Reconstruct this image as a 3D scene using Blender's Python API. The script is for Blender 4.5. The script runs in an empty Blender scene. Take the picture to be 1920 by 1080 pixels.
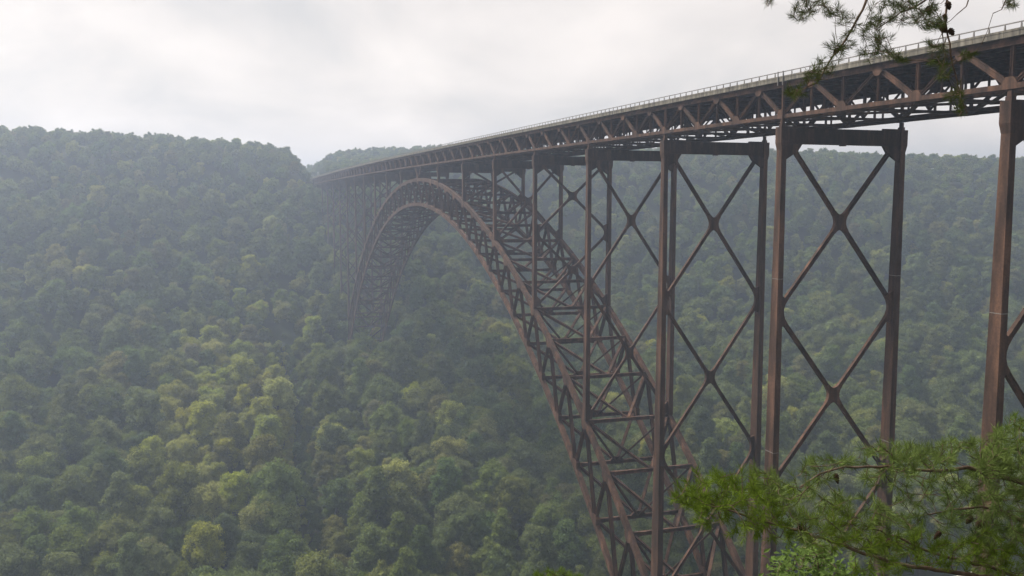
import bpy, bmesh, math, random
import numpy as np
from mathutils import Vector, Matrix

# ------------------------------------------------------------------ camera, sky, sun, exposure
SC = bpy.context.scene
COL = SC.collection
random.seed(7)
RNG = np.random.default_rng(11)
R_ = math.radians

CAM = np.array([441.736, -93.218, -13.513]); YAW, PITCH, ROLL, FPX = 0.309100, -0.101326, 0.003003, 1723.63
FW = np.array([-math.cos(YAW)*math.cos(PITCH), math.sin(YAW)*math.cos(PITCH), math.sin(PITCH)])
_r = np.cross(FW, [0, 0, 1.]); _r /= np.linalg.norm(_r); _u = np.cross(_r, FW)
RT = _r*math.cos(ROLL) + _u*math.sin(ROLL); UP = -_r*math.sin(ROLL) + _u*math.cos(ROLL)
cam_d = bpy.data.cameras.new('camera'); cam = bpy.data.objects.new('camera', cam_d); COL.objects.link(cam)
cam_d.sensor_width = 36; cam_d.lens = FPX/1920*36; cam_d.clip_start = 0.1; cam_d.clip_end = 20000
m = Matrix((RT, UP, -FW)).transposed().to_4x4(); m.translation = CAM
cam.matrix_world = m
SC.camera = cam

SUN_DIR = Vector((-0.55, -0.38, 0.74)).normalized()      # towards the sun: high, over the left of the gorge
world = bpy.data.worlds.new('World'); SC.world = world; world.use_nodes = True
nt = world.node_tree; nt.nodes.clear()
def N(nt, t, **kw):
    n = nt.nodes.new(t)
    for k, v in kw.items():
        if k in n.inputs.keys() if hasattr(n.inputs, 'keys') else False: n.inputs[k].default_value = v
        else: setattr(n, k, v)
    return n
def world_sky():
    L = nt.links
    out = N(nt, 'ShaderNodeOutputWorld'); bg = N(nt, 'ShaderNodeBackground')
    sky = N(nt, 'ShaderNodeTexSky'); sky.sky_type = 'NISHITA'; sky.sun_disc = False
    sky.sun_elevation = math.asin(SUN_DIR.z); sky.sun_rotation = math.atan2(SUN_DIR.x, SUN_DIR.y)
    sky.dust_density = 4.0; sky.air_density = 1.2
    tc = N(nt, 'ShaderNodeTexCoord'); sep = N(nt, 'ShaderNodeSeparateXYZ'); L.new(tc.outputs['Generated'], sep.inputs[0])
    zc = N(nt, 'ShaderNodeMath', operation='MAXIMUM'); L.new(sep.outputs['Z'], zc.inputs[0]); zc.inputs[1].default_value = 0.0
    za = N(nt, 'ShaderNodeMath', operation='ADD'); L.new(zc.outputs[0], za.inputs[0]); za.inputs[1].default_value = 0.42
    dv = []
    for a in 'XY':
        d = N(nt, 'ShaderNodeMath', operation='DIVIDE'); L.new(sep.outputs[a], d.inputs[0]); L.new(za.outputs[0], d.inputs[1]); dv.append(d)
    cmb = N(nt, 'ShaderNodeCombineXYZ'); L.new(dv[0].outputs[0], cmb.inputs[0]); L.new(dv[1].outputs[0], cmb.inputs[1])
    n1 = N(nt, 'ShaderNodeTexNoise'); n1.inputs['Scale'].default_value = 2.1; n1.inputs['Detail'].default_value = 6; n1.inputs['Roughness'].default_value = 0.5; n1.inputs['Distortion'].default_value = 0.35
    L.new(cmb.outputs[0], n1.inputs['Vector'])
    r1 = N(nt, 'ShaderNodeValToRGB'); L.new(n1.outputs['Fac'], r1.inputs[0])
    e = r1.color_ramp.elements
    e[0].position = 0.36; e[0].color = (0.440, 0.422, 0.410, 1); e[1].position = 0.64; e[1].color = (0.655, 0.600, 0.560, 1)
    k = r1.color_ramp.elements.new(0.50); k.color = (0.555, 0.513, 0.483, 1)
    sc = N(nt, 'ShaderNodeVectorMath', operation='SCALE'); L.new(sky.outputs[0], sc.inputs[0]); sc.inputs['Scale'].default_value = 0.10
    mx = N(nt, 'ShaderNodeMix', data_type='RGBA'); mx.inputs['Factor'].default_value = 0.92
    L.new(sc.outputs[0], mx.inputs[6]); L.new(r1.outputs[0], mx.inputs[7])
    ng_ = N(nt, 'ShaderNodeMath', operation='MULTIPLY'); L.new(zc.outputs[0], ng_.inputs[0]); ng_.inputs[1].default_value = -7.0       # a hazy summer sky whitens towards the horizon
    ex = N(nt, 'ShaderNodeMath', operation='EXPONENT'); L.new(ng_.outputs[0], ex.inputs[0])
    ma = N(nt, 'ShaderNodeMath', operation='MULTIPLY_ADD'); L.new(ex.outputs[0], ma.inputs[0]); ma.inputs[1].default_value = 0.45; ma.inputs[2].default_value = 1.0
    vs_ = N(nt, 'ShaderNodeVectorMath', operation='SCALE'); L.new(mx.outputs[2], vs_.inputs[0]); L.new(ma.outputs[0], vs_.inputs['Scale'])
    L.new(vs_.outputs[0], bg.inputs['Color']); bg.inputs['Strength'].default_value = 1.0
    L.new(bg.outputs[0], out.inputs[0])
world_sky()
sun_d = bpy.data.lights.new('sun', 'SUN'); sun = bpy.data.objects.new('sun', sun_d); COL.objects.link(sun)
sun_d.energy = 4.5; sun_d.angle = R_(10); sun_d.color = (1.0, 0.91, 0.78)
sun.rotation_euler = SUN_DIR.to_track_quat('Z', 'Y').to_euler(); sun.location = (0, -200, 300)
SC.view_settings.view_transform = 'Standard'; SC.view_settings.look = 'None'; SC.view_settings.exposure = 0.58; SC.view_settings.gamma = 1.0
SC.render.engine = 'CYCLES'
cy = SC.cycles
cy.max_bounces = 6; cy.diffuse_bounces = 3; cy.glossy_bounces = 2; cy.transmission_bounces = 3; cy.volume_bounces = 2; cy.transparent_max_bounces = 4
cy.use_denoising = True; cy.caustics_reflective = False; cy.caustics_refractive = False
try: cy.denoiser = 'OPENIMAGEDENOISE'; cy.denoising_input_passes = 'RGB_ALBEDO_NORMAL'; cy.denoising_prefilter = 'ACCURATE'
except Exception: pass

# ------------------------------------------------------------------ helpers
def at(u, v, dep):                                     # a world point at a distance along the view axis
    return CAM + dep*(FW + RT*(u-960)/FPX - UP*(v-540)/FPX)
def project(p):
    D = np.asarray(p) - CAM; z = D@FW
    return 960 + FPX*(D@RT)/z, 540 - FPX*(D@UP)/z, z
def tag(o, label=None, cat=None, group=None, kind=None):
    if label: o['label'] = label
    if cat: o['category'] = cat
    if group: o['group'] = group
    if kind: o['kind'] = kind
    return o
def empty(name, loc, parent=None):
    o = bpy.data.objects.new(name, None); COL.objects.link(o); o.location = loc
    o.empty_display_size = 0.5
    if parent: o.parent = parent
    return o
class MB:
    def __init__(s): s.v = []; s.f = []
    def add(s, vs, fs):
        b = len(s.v); s.v += [tuple(map(float, q)) for q in vs]; s.f += [tuple(i+b for i in f) for f in fs]; return s
    def box(s, a, b):
        x0, y0, z0 = a; x1, y1, z1 = b
        return s.add([(x0,y0,z0),(x1,y0,z0),(x1,y1,z0),(x0,y1,z0),(x0,y0,z1),(x1,y0,z1),(x1,y1,z1),(x0,y1,z1)],
                     [(3,2,1,0),(4,5,6,7),(0,1,5,4),(1,2,6,5),(2,3,7,6),(3,0,4,7)])
    def beam(s, a, b, w, h, up=(0,0,1), w2=None, h2=None):     # w across, h along the up hint
        a = np.array(a, float); b = np.array(b, float); t = b-a; t /= np.linalg.norm(t)
        x = np.cross(t, up)
        if np.linalg.norm(x) < 1e-4: x = np.cross(t, (1,0,0))
        x /= np.linalg.norm(x); y = np.cross(x, t)
        w2 = w if w2 is None else w2; h2 = h if h2 is None else h2
        vs = []
        for p, W_, H_ in ((a, w, h), (b, w2, h2)):
            vs += [p - x*W_/2 - y*H_/2, p + x*W_/2 - y*H_/2, p + x*W_/2 + y*H_/2, p - x*W_/2 + y*H_/2]
        return s.add(vs, [(0,1,2,3)[::-1],(4,5,6,7),(0,1,5,4),(1,2,6,5),(2,3,7,6),(3,0,4,7)][0:6])
    def ibeam(s, a, b, w, h, up=(0,0,1), t=0.09):              # two flanges and a recessed web
        a = np.array(a, float); b = np.array(b, float); d = b-a; d /= np.linalg.norm(d)
        x = np.cross(d, up); x /= np.linalg.norm(x); y = np.cross(x, d)
        s.beam(a + y*(h/2-t/2), b + y*(h/2-t/2), w, t, y); s.beam(a - y*(h/2-t/2), b - y*(h/2-t/2), w, t, y)
        return s.beam(a, b, w*0.35, h-2*t, y)
    def prism(s, pts, n, th):                                  # polygon extruded along n, centred
        n = np.array(n, float); n /= np.linalg.norm(n); P = [np.array(p, float) for p in pts]; k = len(P)
        s.add([p + n*th/2 for p in P] + [p - n*th/2 for p in P],
              [tuple(range(k)), tuple(range(2*k-1, k-1, -1))] + [(i, i+k, (i+1) % k + k, (i+1) % k) for i in range(k)])
        return s
    def chain(s, pts, w, h, up=(0,0,1)):                       # continuous box girder along a polyline, up kept in the vertical plane
        P = [np.array(p, float) for p in pts]; vs = []; fs = []
        for i, p in enumerate(P):
            t = (P[min(i+1, len(P)-1)] - P[max(i-1, 0)]); t /= np.linalg.norm(t)
            x = np.cross(t, up); x /= np.linalg.norm(x); y = np.cross(x, t)
            vs += [p - x*w/2 - y*h/2, p + x*w/2 - y*h/2, p + x*w/2 + y*h/2, p - x*w/2 + y*h/2]
        for i in range(len(P)-1):
            b = 4*i
            for j in range(4): fs.append((b+j, b+(j+1) % 4, b+4+(j+1) % 4, b+4+j))
        fs += [(3,2,1,0), tuple(4*(len(P)-1)+j for j in range(4))]
        return s.add(vs, fs)
    def mesh(s, name, mat, off=(0,0,0), smooth=False):
        me = bpy.data.meshes.new(name); o = np.array(off)
        me.from_pydata([tuple(np.array(v)-o) for v in s.v], [], s.f); me.materials.append(mat)
        if smooth: me.polygons.foreach_set('use_smooth', [True]*len(me.polygons))
        bm = bmesh.new(); bm.from_mesh(me); bmesh.ops.recalc_face_normals(bm, faces=bm.faces); bm.to_mesh(me); bm.free()
        me.update(); return me
    def build(s, name, mat, parent=None, off=None, smooth=False):
        if off is None: off = world_loc(parent) if parent else (0,0,0)
        o = bpy.data.objects.new(name, s.mesh(name, mat, off, smooth)); COL.objects.link(o)
        if parent: o.parent = parent
        return o
def world_loc(o):
    p = np.zeros(3)
    while o is not None: p += np.array(o.location); o = o.parent
    return p
def fast_mesh(name, V, F, mat, smooth=False):                  # V (n,3), F (m,k) arrays of equal-sided faces
    V = np.ascontiguousarray(V, np.float32); F = np.ascontiguousarray(F, np.int32)
    me = bpy.data.meshes.new(name); me.vertices.add(len(V)); me.vertices.foreach_set('co', V.ravel())
    n, k = F.shape; me.loops.add(n*k); me.loops.foreach_set('vertex_index', F.ravel())
    me.polygons.add(n); me.polygons.foreach_set('loop_start', np.arange(0, n*k, k, dtype=np.int32))
    try: me.polygons.foreach_set('loop_total', np.full(n, k, np.int32))
    except Exception: pass
    me.polygons.foreach_set('use_smooth', np.full(n, smooth))
    me.materials.append(mat); me.update(calc_edges=True); me.validate(); return me
def sstep(a, b, x):
    t = np.clip((np.asarray(x, float)-a)/(b-a), 0, 1); return t*t*(3-2*t)
_lat = np.random.default_rng(5).random((256, 256))
def vnoise(x, y):
    x = np.asarray(x, float); y = np.asarray(y, float)
    xi = np.floor(x).astype(int); yi = np.floor(y).astype(int); fx = x-xi; fy = y-yi
    fx = fx*fx*(3-2*fx); fy = fy*fy*(3-2*fy); g = lambda i, j: _lat[i % 256, j % 256]
    return (g(xi, yi)*(1-fx)+g(xi+1, yi)*fx)*(1-fy) + (g(xi, yi+1)*(1-fx)+g(xi+1, yi+1)*fx)*fy - 0.5

# ------------------------------------------------------------------ materials
def mat_base(name):
    mt = bpy.data.materials.new(name); mt.use_nodes = True; t = mt.node_tree
    return mt, t, t.nodes['Principled BSDF']
def noise_mix(t, bsdf, cols, scale, vec='Object', stretch=(1,1,1), detail=5, pos=None, bump=0.0, bdist=0.02):
    tc = N(t, 'ShaderNodeTexCoord'); mp = N(t, 'ShaderNodeMapping'); mp.inputs['Scale'].default_value = stretch
    t.links.new(tc.outputs[vec], mp.inputs[0])
    n = N(t, 'ShaderNodeTexNoise'); n.inputs['Scale'].default_value = scale; n.inputs['Detail'].default_value = detail; n.inputs['Roughness'].default_value = 0.62
    t.links.new(mp.outputs[0], n.inputs['Vector'])
    r = N(t, 'ShaderNodeValToRGB'); t.links.new(n.outputs['Fac'], r.inputs[0]); e = r.color_ramp.elements
    k = len(cols); pos = pos or [0.3 + 0.4*i/(k-1) for i in range(k)]
    e[0].position = pos[0]; e[0].color = (*cols[0], 1); e[1].position = pos[-1]; e[1].color = (*cols[-1], 1)
    for i in range(1, k-1): q = e.new(pos[i]); q.color = (*cols[i], 1)
    t.links.new(r.outputs[0], bsdf.inputs['Base Color'])
    if bump:
        b = N(t, 'ShaderNodeBump'); b.inputs['Strength'].default_value = bump; b.inputs['Distance'].default_value = bdist
        t.links.new(n.outputs['Fac'], b.inputs['Height']); t.links.new(b.outputs[0], bsdf.inputs['Normal'])
    return n, r, mp
def make_steel(name, lo, mid, hi):
    mt, t, b = mat_base(name)
    n, r, mp = noise_mix(t, b, [lo, mid, hi], 0.55, stretch=(1, 1, 0.16), detail=8, pos=[0.36, 0.5, 0.66])
    # fine rust mottling on top of the long streaks
    tc = N(t, 'ShaderNodeTexCoord'); n2 = N(t, 'ShaderNodeTexNoise'); n2.inputs['Scale'].default_value = 3.1; n2.inputs['Detail'].default_value = 4
    t.links.new(tc.outputs['Object'], n2.inputs['Vector'])
    mr = N(t, 'ShaderNodeMapRange'); mr.inputs['From Min'].default_value = 0.3; mr.inputs['From Max'].default_value = 0.7; mr.inputs['To Min'].default_value = 0.78; mr.inputs['To Max'].default_value = 1.18
    t.links.new(n2.outputs['Fac'], mr.inputs['Value'])
    oi = N(t, 'ShaderNodeObjectInfo'); mo = N(t, 'ShaderNodeMapRange'); mo.inputs['To Min'].default_value = 0.86; mo.inputs['To Max'].default_value = 1.12; t.links.new(oi.outputs['Random'], mo.inputs['Value'])
    mu = N(t, 'ShaderNodeMath', operation='MULTIPLY'); t.links.new(mr.outputs[0], mu.inputs[0]); t.links.new(mo.outputs[0], mu.inputs[1])
    vm = N(t, 'ShaderNodeVectorMath', operation='SCALE'); t.links.new(r.outputs[0], vm.inputs[0]); t.links.new(mu.outputs[0], vm.inputs['Scale'])
    t.links.new(vm.outputs[0], b.inputs['Base Color'])
    b.inputs['Roughness'].default_value = 0.82; b.inputs['Specular IOR Level'].default_value = 0.25
    return mt
STEEL = make_steel('weathering_steel', (0.028, 0.016, 0.012), (0.062, 0.034, 0.024), (0.130, 0.069, 0.045))
def make_concrete(name, cols, streak=True):
    mt, t, b = mat_base(name)
    noise_mix(t, b, cols, 0.9, stretch=(1.6, 1.6, 0.12) if streak else (1, 1, 1), detail=7, bump=0.15)
    b.inputs['Roughness'].default_value = 0.9
    return mt
CONC = make_concrete('weathered_concrete', [(0.040, 0.036, 0.032), (0.15, 0.138, 0.115), (0.27, 0.25, 0.21)])
PIER = make_concrete('pier_concrete', [(0.26, 0.25, 0.23), (0.38, 0.37, 0.34), (0.48, 0.47, 0.44)])
def simple(name, cols, scale, rough=0.9, **k):
    mt, t, b = mat_base(name); noise_mix(t, b, cols, scale, **k); b.inputs['Roughness'].default_value = rough; b.inputs['Specular IOR Level'].default_value = 0.2; return mt
ASPH = simple('asphalt', [(0.04, 0.04, 0.042), (0.06, 0.06, 0.062)], 2.0)
PAINT = simple('road_paint', [(0.6, 0.6, 0.58), (0.75, 0.75, 0.72)], 3.0)
RAILM = simple('galvanised_rail', [(0.16, 0.15, 0.15), (0.24, 0.23, 0.22)], 2.0, rough=0.6)
SOIL = simple('forest_floor', [(0.030, 0.028, 0.018), (0.045, 0.055, 0.025), (0.05, 0.075, 0.028)], 0.06, detail=9)
WATER, _t, _b = mat_base('river_water'); _b.inputs['Base Color'].default_value = (0.03, 0.045, 0.035, 1); _b.inputs['Roughness'].default_value = 0.12
noise_mix(_t, _b, [(0.025, 0.04, 0.03), (0.045, 0.06, 0.045)], 0.05, bump=0.2, bdist=0.3)
BARK = simple('pine_bark', [(0.035, 0.024, 0.018), (0.085, 0.058, 0.042), (0.15, 0.115, 0.09)], 14.0, bump=0.6, bdist=0.01)
TRUNK = simple('broadleaf_bark', [(0.05, 0.042, 0.034), (0.11, 0.095, 0.08)], 1.2, stretch=(1, 1, 0.3))
CONE = simple('pine_cone_scales', [(0.022, 0.013, 0.009), (0.06, 0.035, 0.022)], 60.0, bump=0.5, bdist=0.004)
def leaf_mat(name, base, var=0.16, hue=0.02, trans=0.42):
    mt = bpy.data.materials.new(name); mt.use_nodes = True; t = mt.node_tree; t.nodes.clear(); L = t.links
    out = N(t, 'ShaderNodeOutputMaterial'); df = N(t, 'ShaderNodeBsdfDiffuse'); tr = N(t, 'ShaderNodeBsdfTranslucent'); mx = N(t, 'ShaderNodeMixShader'); mx.inputs[0].default_value = trans
    hs = N(t, 'ShaderNodeHueSaturation'); hs.inputs['Color'].default_value = (*base, 1)
    oi = N(t, 'ShaderNodeObjectInfo'); ge = N(t, 'ShaderNodeNewGeometry')
    wn = N(t, 'ShaderNodeTexWhiteNoise'); wn.noise_dimensions = '1D'; L.new(oi.outputs['Random'], wn.inputs['W'])
    sp = N(t, 'ShaderNodeSeparateColor'); L.new(wn.outputs['Color'], sp.inputs[0])
    h = N(t, 'ShaderNodeMapRange'); h.inputs['To Min'].default_value = 0.5-hue; h.inputs['To Max'].default_value = 0.5+hue; L.new(sp.outputs[0], h.inputs['Value']); L.new(h.outputs[0], hs.inputs['Hue'])
    v1 = N(t, 'ShaderNodeMapRange'); v1.inputs['To Min'].default_value = 1-var; v1.inputs['To Max'].default_value = 1+var; L.new(sp.outputs[1], v1.inputs['Value'])
    v2 = N(t, 'ShaderNodeMapRange'); v2.inputs['To Min'].default_value = 0.72; v2.inputs['To Max'].default_value = 1.28; L.new(ge.outputs['Random Per Island'], v2.inputs['Value'])
    mu = N(t, 'ShaderNodeMath', operation='MULTIPLY'); L.new(v1.outputs[0], mu.inputs[0]); L.new(v2.outputs[0], mu.inputs[1]); L.new(mu.outputs[0], hs.inputs['Value'])
    s1 = N(t, 'ShaderNodeMapRange'); s1.inputs['To Min'].default_value = 0.82; s1.inputs['To Max'].default_value = 1.08; L.new(sp.outputs[2], s1.inputs['Value']); L.new(s1.outputs[0], hs.inputs['Saturation'])
    L.new(hs.outputs[0], df.inputs[0]); L.new(hs.outputs[0], tr.inputs[0]); L.new(df.outputs[0], mx.inputs[1]); L.new(tr.outputs[0], mx.inputs[2]); L.new(mx.outputs[0], out.inputs[0])
    return mt
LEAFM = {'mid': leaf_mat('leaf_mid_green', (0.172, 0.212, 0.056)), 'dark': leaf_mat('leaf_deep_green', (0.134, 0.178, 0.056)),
         'yellow': leaf_mat('leaf_yellow_green', (0.320, 0.350, 0.072)), 'olive': leaf_mat('leaf_olive', (0.205, 0.210, 0.070), 0.22, 0.015)}  # yellow is brightened to imitate sun on one patch of forest
NEEDLE2 = leaf_mat('silhouette_pine_needles', (0.060, 0.078, 0.024), 0.05, 0.008, 0.12)  # needle colour darkened to imitate a backlit silhouette against the sky
NEEDLE = leaf_mat('pine_needles', (0.104, 0.160, 0.027), 0.05, 0.008, 0.2)
SAPL = leaf_mat('sapling_leaves', (0.115, 0.175, 0.045), 0.05, 0.008, 0.4)

# ------------------------------------------------------------------ terrain
D = 43.18; W = 24.88
PX = [-4000, -900, -640, -530, -480, -430, -330, -259, -150, 0, 62, 80, 96, 156, 168, 215, 259, 303, 351, 400, 424, 429, 437.2, 440, 460, 600, 4000]
PZ = [6, 6, 3, 0, -14, -38, -100, -137, -163, -194, -206, -232, -268, -268, -244, -182, -136, -101, -70, -50, -40, -21.5, -20.3, -15.3, -14, 2, 20]
RY = [-4000, -420, -300, -100, -40, -22, -10, 32, 50, 110, 200, 450, 700, 1000, 4000]
RZ = [36, 36, 34, 27, 22, 17, 1.5, 1.5, 6, 10, 20, 21, 12, 10, 10]
def shift(y): y = np.asarray(y, float); return 0.33*np.maximum(0, y-150)*(y < 1e9) + 0.22*np.maximum(0, -140-y)
def ground(x, y):
    x = np.asarray(x, float); y = np.asarray(y, float)
    s = np.minimum(shift(y), 420); xp = x - s
    z = np.interp(xp, PX, PZ); rim = np.interp(y, RY, RZ)
    z = z + rim*sstep(-410, -505, xp)*(1 - sstep(-700, -900, xp)*0.6)
    mid = sstep(-560, -420, xp)*(1-sstep(30, 75, xp))
    amp = mid*(0.25+0.75*sstep(10, 90, np.abs(y-W/2)))
    z = z + amp*(34*vnoise(y/150+3.3, xp/420+7.1) + 15*vnoise(y/62+9.2, xp/130+1.7)) 
    far = sstep(-520, -620, xp)*(1-np.exp(-((y-10)/28.0)**2))
    z = z + far*(10*vnoise(x/170+31, y/140+12))
    z = z + 23*np.exp(-((x+860)/130)**2)*sstep(20, 75, y)*(1-sstep(420, 600, y))           # the hill behind the far abutment
    return z
def hit(u, v):                                           # where a sight line meets the slope
    dr = FW + RT*(u-960)/FPX - UP*(v-540)/FPX
    t = np.arange(60, 1500, 1.0); P = CAM + t[:, None]*dr; g = ground(P[:, 0], P[:, 1])
    i = np.argmax(P[:, 2] < g+6); return P[i]
def build_terrain():
    ax = np.unique(np.concatenate([np.linspace(-4000, -1300, 14), np.arange(-1300, 480, 11.0), np.arange(420, 444, 1.5), np.linspace(480, 4000, 20)]))
    ay = np.unique(np.concatenate([np.linspace(-4000, -700, 16), np.arange(-700, 1300, 12.0), np.linspace(1300, 4000, 14)]))
    X, Y = np.meshgrid(ax, ay, indexing='ij'); Z = ground(X, Y); ny = len(ay)
    V = np.stack([X.ravel(), Y.ravel(), Z.ravel()], 1)
    i, j = np.meshgrid(np.arange(len(ax)-1), np.arange(ny-1), indexing='ij'); b = (i*ny+j).ravel()
    o = bpy.data.objects.new('terrain', fast_mesh('terrain', V, np.stack([b, b+ny, b+ny+1, b+1], 1), SOIL, True)); COL.objects.link(o)
    tag(o, 'wooded gorge sides and plateau under the forest', None, None, 'structure')
    yy = np.arange(-2500, 3000, 40.0); ss = np.minimum(shift(yy), 420)
    V = [(s+w, y, -266.0) for y, s in zip(yy, ss) for w in (94, 158)]
    F = [(2*i, 2*i+1, 2*i+3, 2*i+2) for i in range(len(yy)-1)]
    o = bpy.data.objects.new('river', fast_mesh('river', np.array(V), np.array(F), WATER)); COL.objects.link(o); tag(o, 'dark green river at the bottom of the gorge', None, None, 'structure')
build_terrain()

# ------------------------------------------------------------------ the bridge
def zc(x): k = np.asarray(x)/D; return 0.20 + 0.065*k - 0.0176*k*k + 0.0006*k**3
def ztop(k): k = abs(k); return -6.5 - 2.55*k*k - 0.0070*k**4
def zbot(k): k = abs(k); return -18.4 - 2.75*k*k - 0.0110*k**4
BX = {k: k*D for k in range(-11, 7)}; BX[7] = 302.91; BX[8] = 351.04; BX[9] = 399.0
XEND0, XEND1 = -517.0, 436.0
HT = 5.16; YE = -0.85                                     # truss depth; outer face of the parapet
BO = np.array([0, W/2, -136.0])
bridge = empty('arch_bridge', BO)
tag(bridge, 'long rust brown steel deck arch bridge crossing the forested gorge', 'bridge')
def part(mb, name, mat=STEEL, parent=bridge): return mb.build(name, mat, parent)

# deck: slab, stringers, parapets, rail
def deck_line(y, z, x0=XEND0, x1=XEND1, n=60): return [(x, y, float(zc(x))+z) for x in np.linspace(x0, x1, n)]
part(MB().chain(deck_line(W/2, 6.02), W-2*YE-0.7, 0.36), 'deck_slab', CONC)
part(MB().chain(deck_line(W/2, 6.22), W-2*YE-1.2, 0.04), 'road_surface', ASPH)
for y in np.linspace(2.2, W-2.2, 8): part(MB().chain(deck_line(y, 5.63), 0.36, 0.42), 'stringer')
for s, y in ((-1, YE), (1, W-YE)):
    part(MB().chain(deck_line(y - s*0.62, 5.62), 0.30, 0.46), 'edge_girder')
def panel_mesh(x0, x1, y, s, mb):
    for a, b, za, zb, t in ((x0+0.03, x1-0.03, 5.86, 6.46, 0.30), (x0+0.012, x1-0.012, 6.49, 6.76, 0.38)):
        ya, yb = (y, y+t) if s < 0 else (y-t, y)
        if s < 0: ya -= (t-0.30)/2; yb -= (t-0.30)/2
        za0, za1 = float(zc(a)), float(zc(b))
        mb.add([(a,ya,za0+za),(b,ya,za1+za),(b,yb,za1+za),(a,yb,za0+za),(a,ya,za0+zb),(b,ya,za1+zb),(b,yb,za1+zb),(a,yb,za0+zb)],
               [(3,2,1,0),(4,5,6,7),(0,1,5,4),(1,2,6,5),(2,3,7,6),(3,0,4,7)])
    ya, yb = (y+0.05, y+0.25) if s < 0 else (y-0.25, y-0.05)
    mb.box((x0, ya, float(zc(x0))+5.9), (x1, yb, float(zc(x0))+6.62))
    return mb
PS = 2.45
xs = np.arange(XEND1, XEND0, -PS)
rest = {-1: MB(), 1: MB()}
for s, y in ((-1, YE), (1, W-YE)):
    for i, x1 in enumerate(xs[:-1]):
        if s < 0 and x1 < 372 and x1 > 60: part(panel_mesh(x1-PS, x1, y, s, MB()), 'parapet_panel', CONC)
        else: panel_mesh(x1-PS, x1, y, s, rest[s])
    o = part(rest[s], 'parapet', CONC); tag(o, kind='stuff')
    posts = MB()
    for x in xs: z = float(zc(x)); yy = y - s*0.17; posts.beam((x, yy, z+6.76), (x, yy, z+7.40), 0.16, 0.22, (1, 0, 0), 0.10, 0.12)
    o = part(posts, 'rail_posts', RAILM); tag(o, kind='stuff')
    part(MB().chain(deck_line(y - s*0.17, 7.47, n=240), 0.12, 0.14), 'handrail', RAILM)

# deck trusses
ks = sorted(BX); nodes = []                               # (x, kind) kind 0 bottom node, 1 top node
edges_x = [XEND0+1.5] + [BX[k] for k in ks] + [XEND1-1.0]
for a, b in zip(edges_x[:-1], edges_x[1:]):
    for i in range(6): nodes.append((a + (b-a)*i/6, i % 2))
nodes.append((edges_x[-1], 0))
for y in (0.0, W):
    T = empty('deck_truss', (0, y-W/2, 136.0), bridge)
    part(MB().chain(deck_line(y, 0.0, XEND0+1, XEND1-0.5), 0.72, 0.66), 'bottom_chord', STEEL, T)
    part(MB().chain(deck_line(y, HT+0.10, XEND0+1, XEND1-0.5), 0.72, 0.68), 'top_chord', STEEL, T)
    for i, (x, kd) in enumerate(nodes):
        z = float(zc(x))
        part(MB().ibeam((x, y, z+0.32), (x, y, z+HT-0.25), 0.40, 0.28 if kd else 0.48, (1, 0, 0), 0.06), 'post' , STEEL, T)
        if i+1 < len(nodes):
            x2, k2 = nodes[i+1]; z2 = float(zc(x2)); a = np.array((x, y, z + (HT if kd else 0.0))); b = np.array((x2, y, z2 + (HT if k2 else 0.0)))
            wide = 0.74 if kd else 0.46
            part(MB().ibeam(a, b, 0.46, wide, (1, 0, 0) if False else np.cross(b-a, (0, 1, 0)), 0.08), 'diagonal', STEEL, T)
        g = 0.95
        if kd: pts = [(-1.25, 0.46), (1.25, 0.46), (1.15, -0.55), (0.55, -1.05), (-0.55, -1.05), (-1.15, -0.55)]; zz = z+HT
        else: pts = [(-1.5, -0.36), (1.5, -0.36), (1.35, 0.45), (0.7, 1.15), (-0.7, 1.15), (-1.35, 0.45)]; zz = z
        part(MB().prism([(x+p*0.85, y, zz+q) for p, q in pts], (0, 1, 0), 0.76), 'gusset_plate', STEEL, T)

# floor beams, sway frames and lateral bracing between the trusses
for i, (x, kd) in enumerate(nodes):
    z = float(zc(x))
    part(MB().ibeam((x, 0.38, z+5.12), (x, W-0.38, z+5.12), 0.42, 0.52, (0, 0, 1), 0.08), 'floor_beam')
    if not kd:
        mb = MB().beam((x, 0.37, z+0.02), (x, W-0.37, z+0.02), 0.8, 0.40)
        n = 6; st = W/n
        for q in range(n):
            a = (x, q*st+0.4*(q == 0), z+(0.2 if q % 2 == 0 else 4.7)); b = (x, (q+1)*st-0.4*(q == n-1), z+(4.7 if q % 2 == 0 else 0.2))
            mb.beam(a, b, 0.28, 0.28)
            if q: mb.beam((x, q*st, z+0.2), (x, q*st, z+4.7), 0.26, 0.26, (1, 0, 0))
        part(mb, 'sway_frame')
        if i+2 < len(nodes):
            x2 = nodes[i+2][0]; z2 = float(zc(x2)); xm = (x+x2)/2; zm = (z+z2)/2
            lb = MB()
            for ya, yb in ((0.36, W/2), (W-0.36, W/2)):
                lb.beam((x+0.25, ya, z-0.05), (x2-0.25, yb, z2-0.05), 0.62, 0.34); lb.beam((x+0.25, yb, z-0.33), (x2-0.25, ya, z2-0.33), 0.62, 0.2)
            part(lb, 'lateral_bracing')
part(MB().chain(deck_line(W*0.5-1.6, 0.62, n=40), 0.9, 0.10), 'catwalk')
for yq in (4.4, W-4.4): part(MB().chain(deck_line(yq, -0.02, n=40), 0.7, 0.4), 'bottom_stringer')
for dy in (-2.05, -1.15): part(MB().chain(deck_line(W*0.5+dy, 1.7, n=40), 0.06, 0.06), 'catwalk_rail', RAILM)

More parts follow.
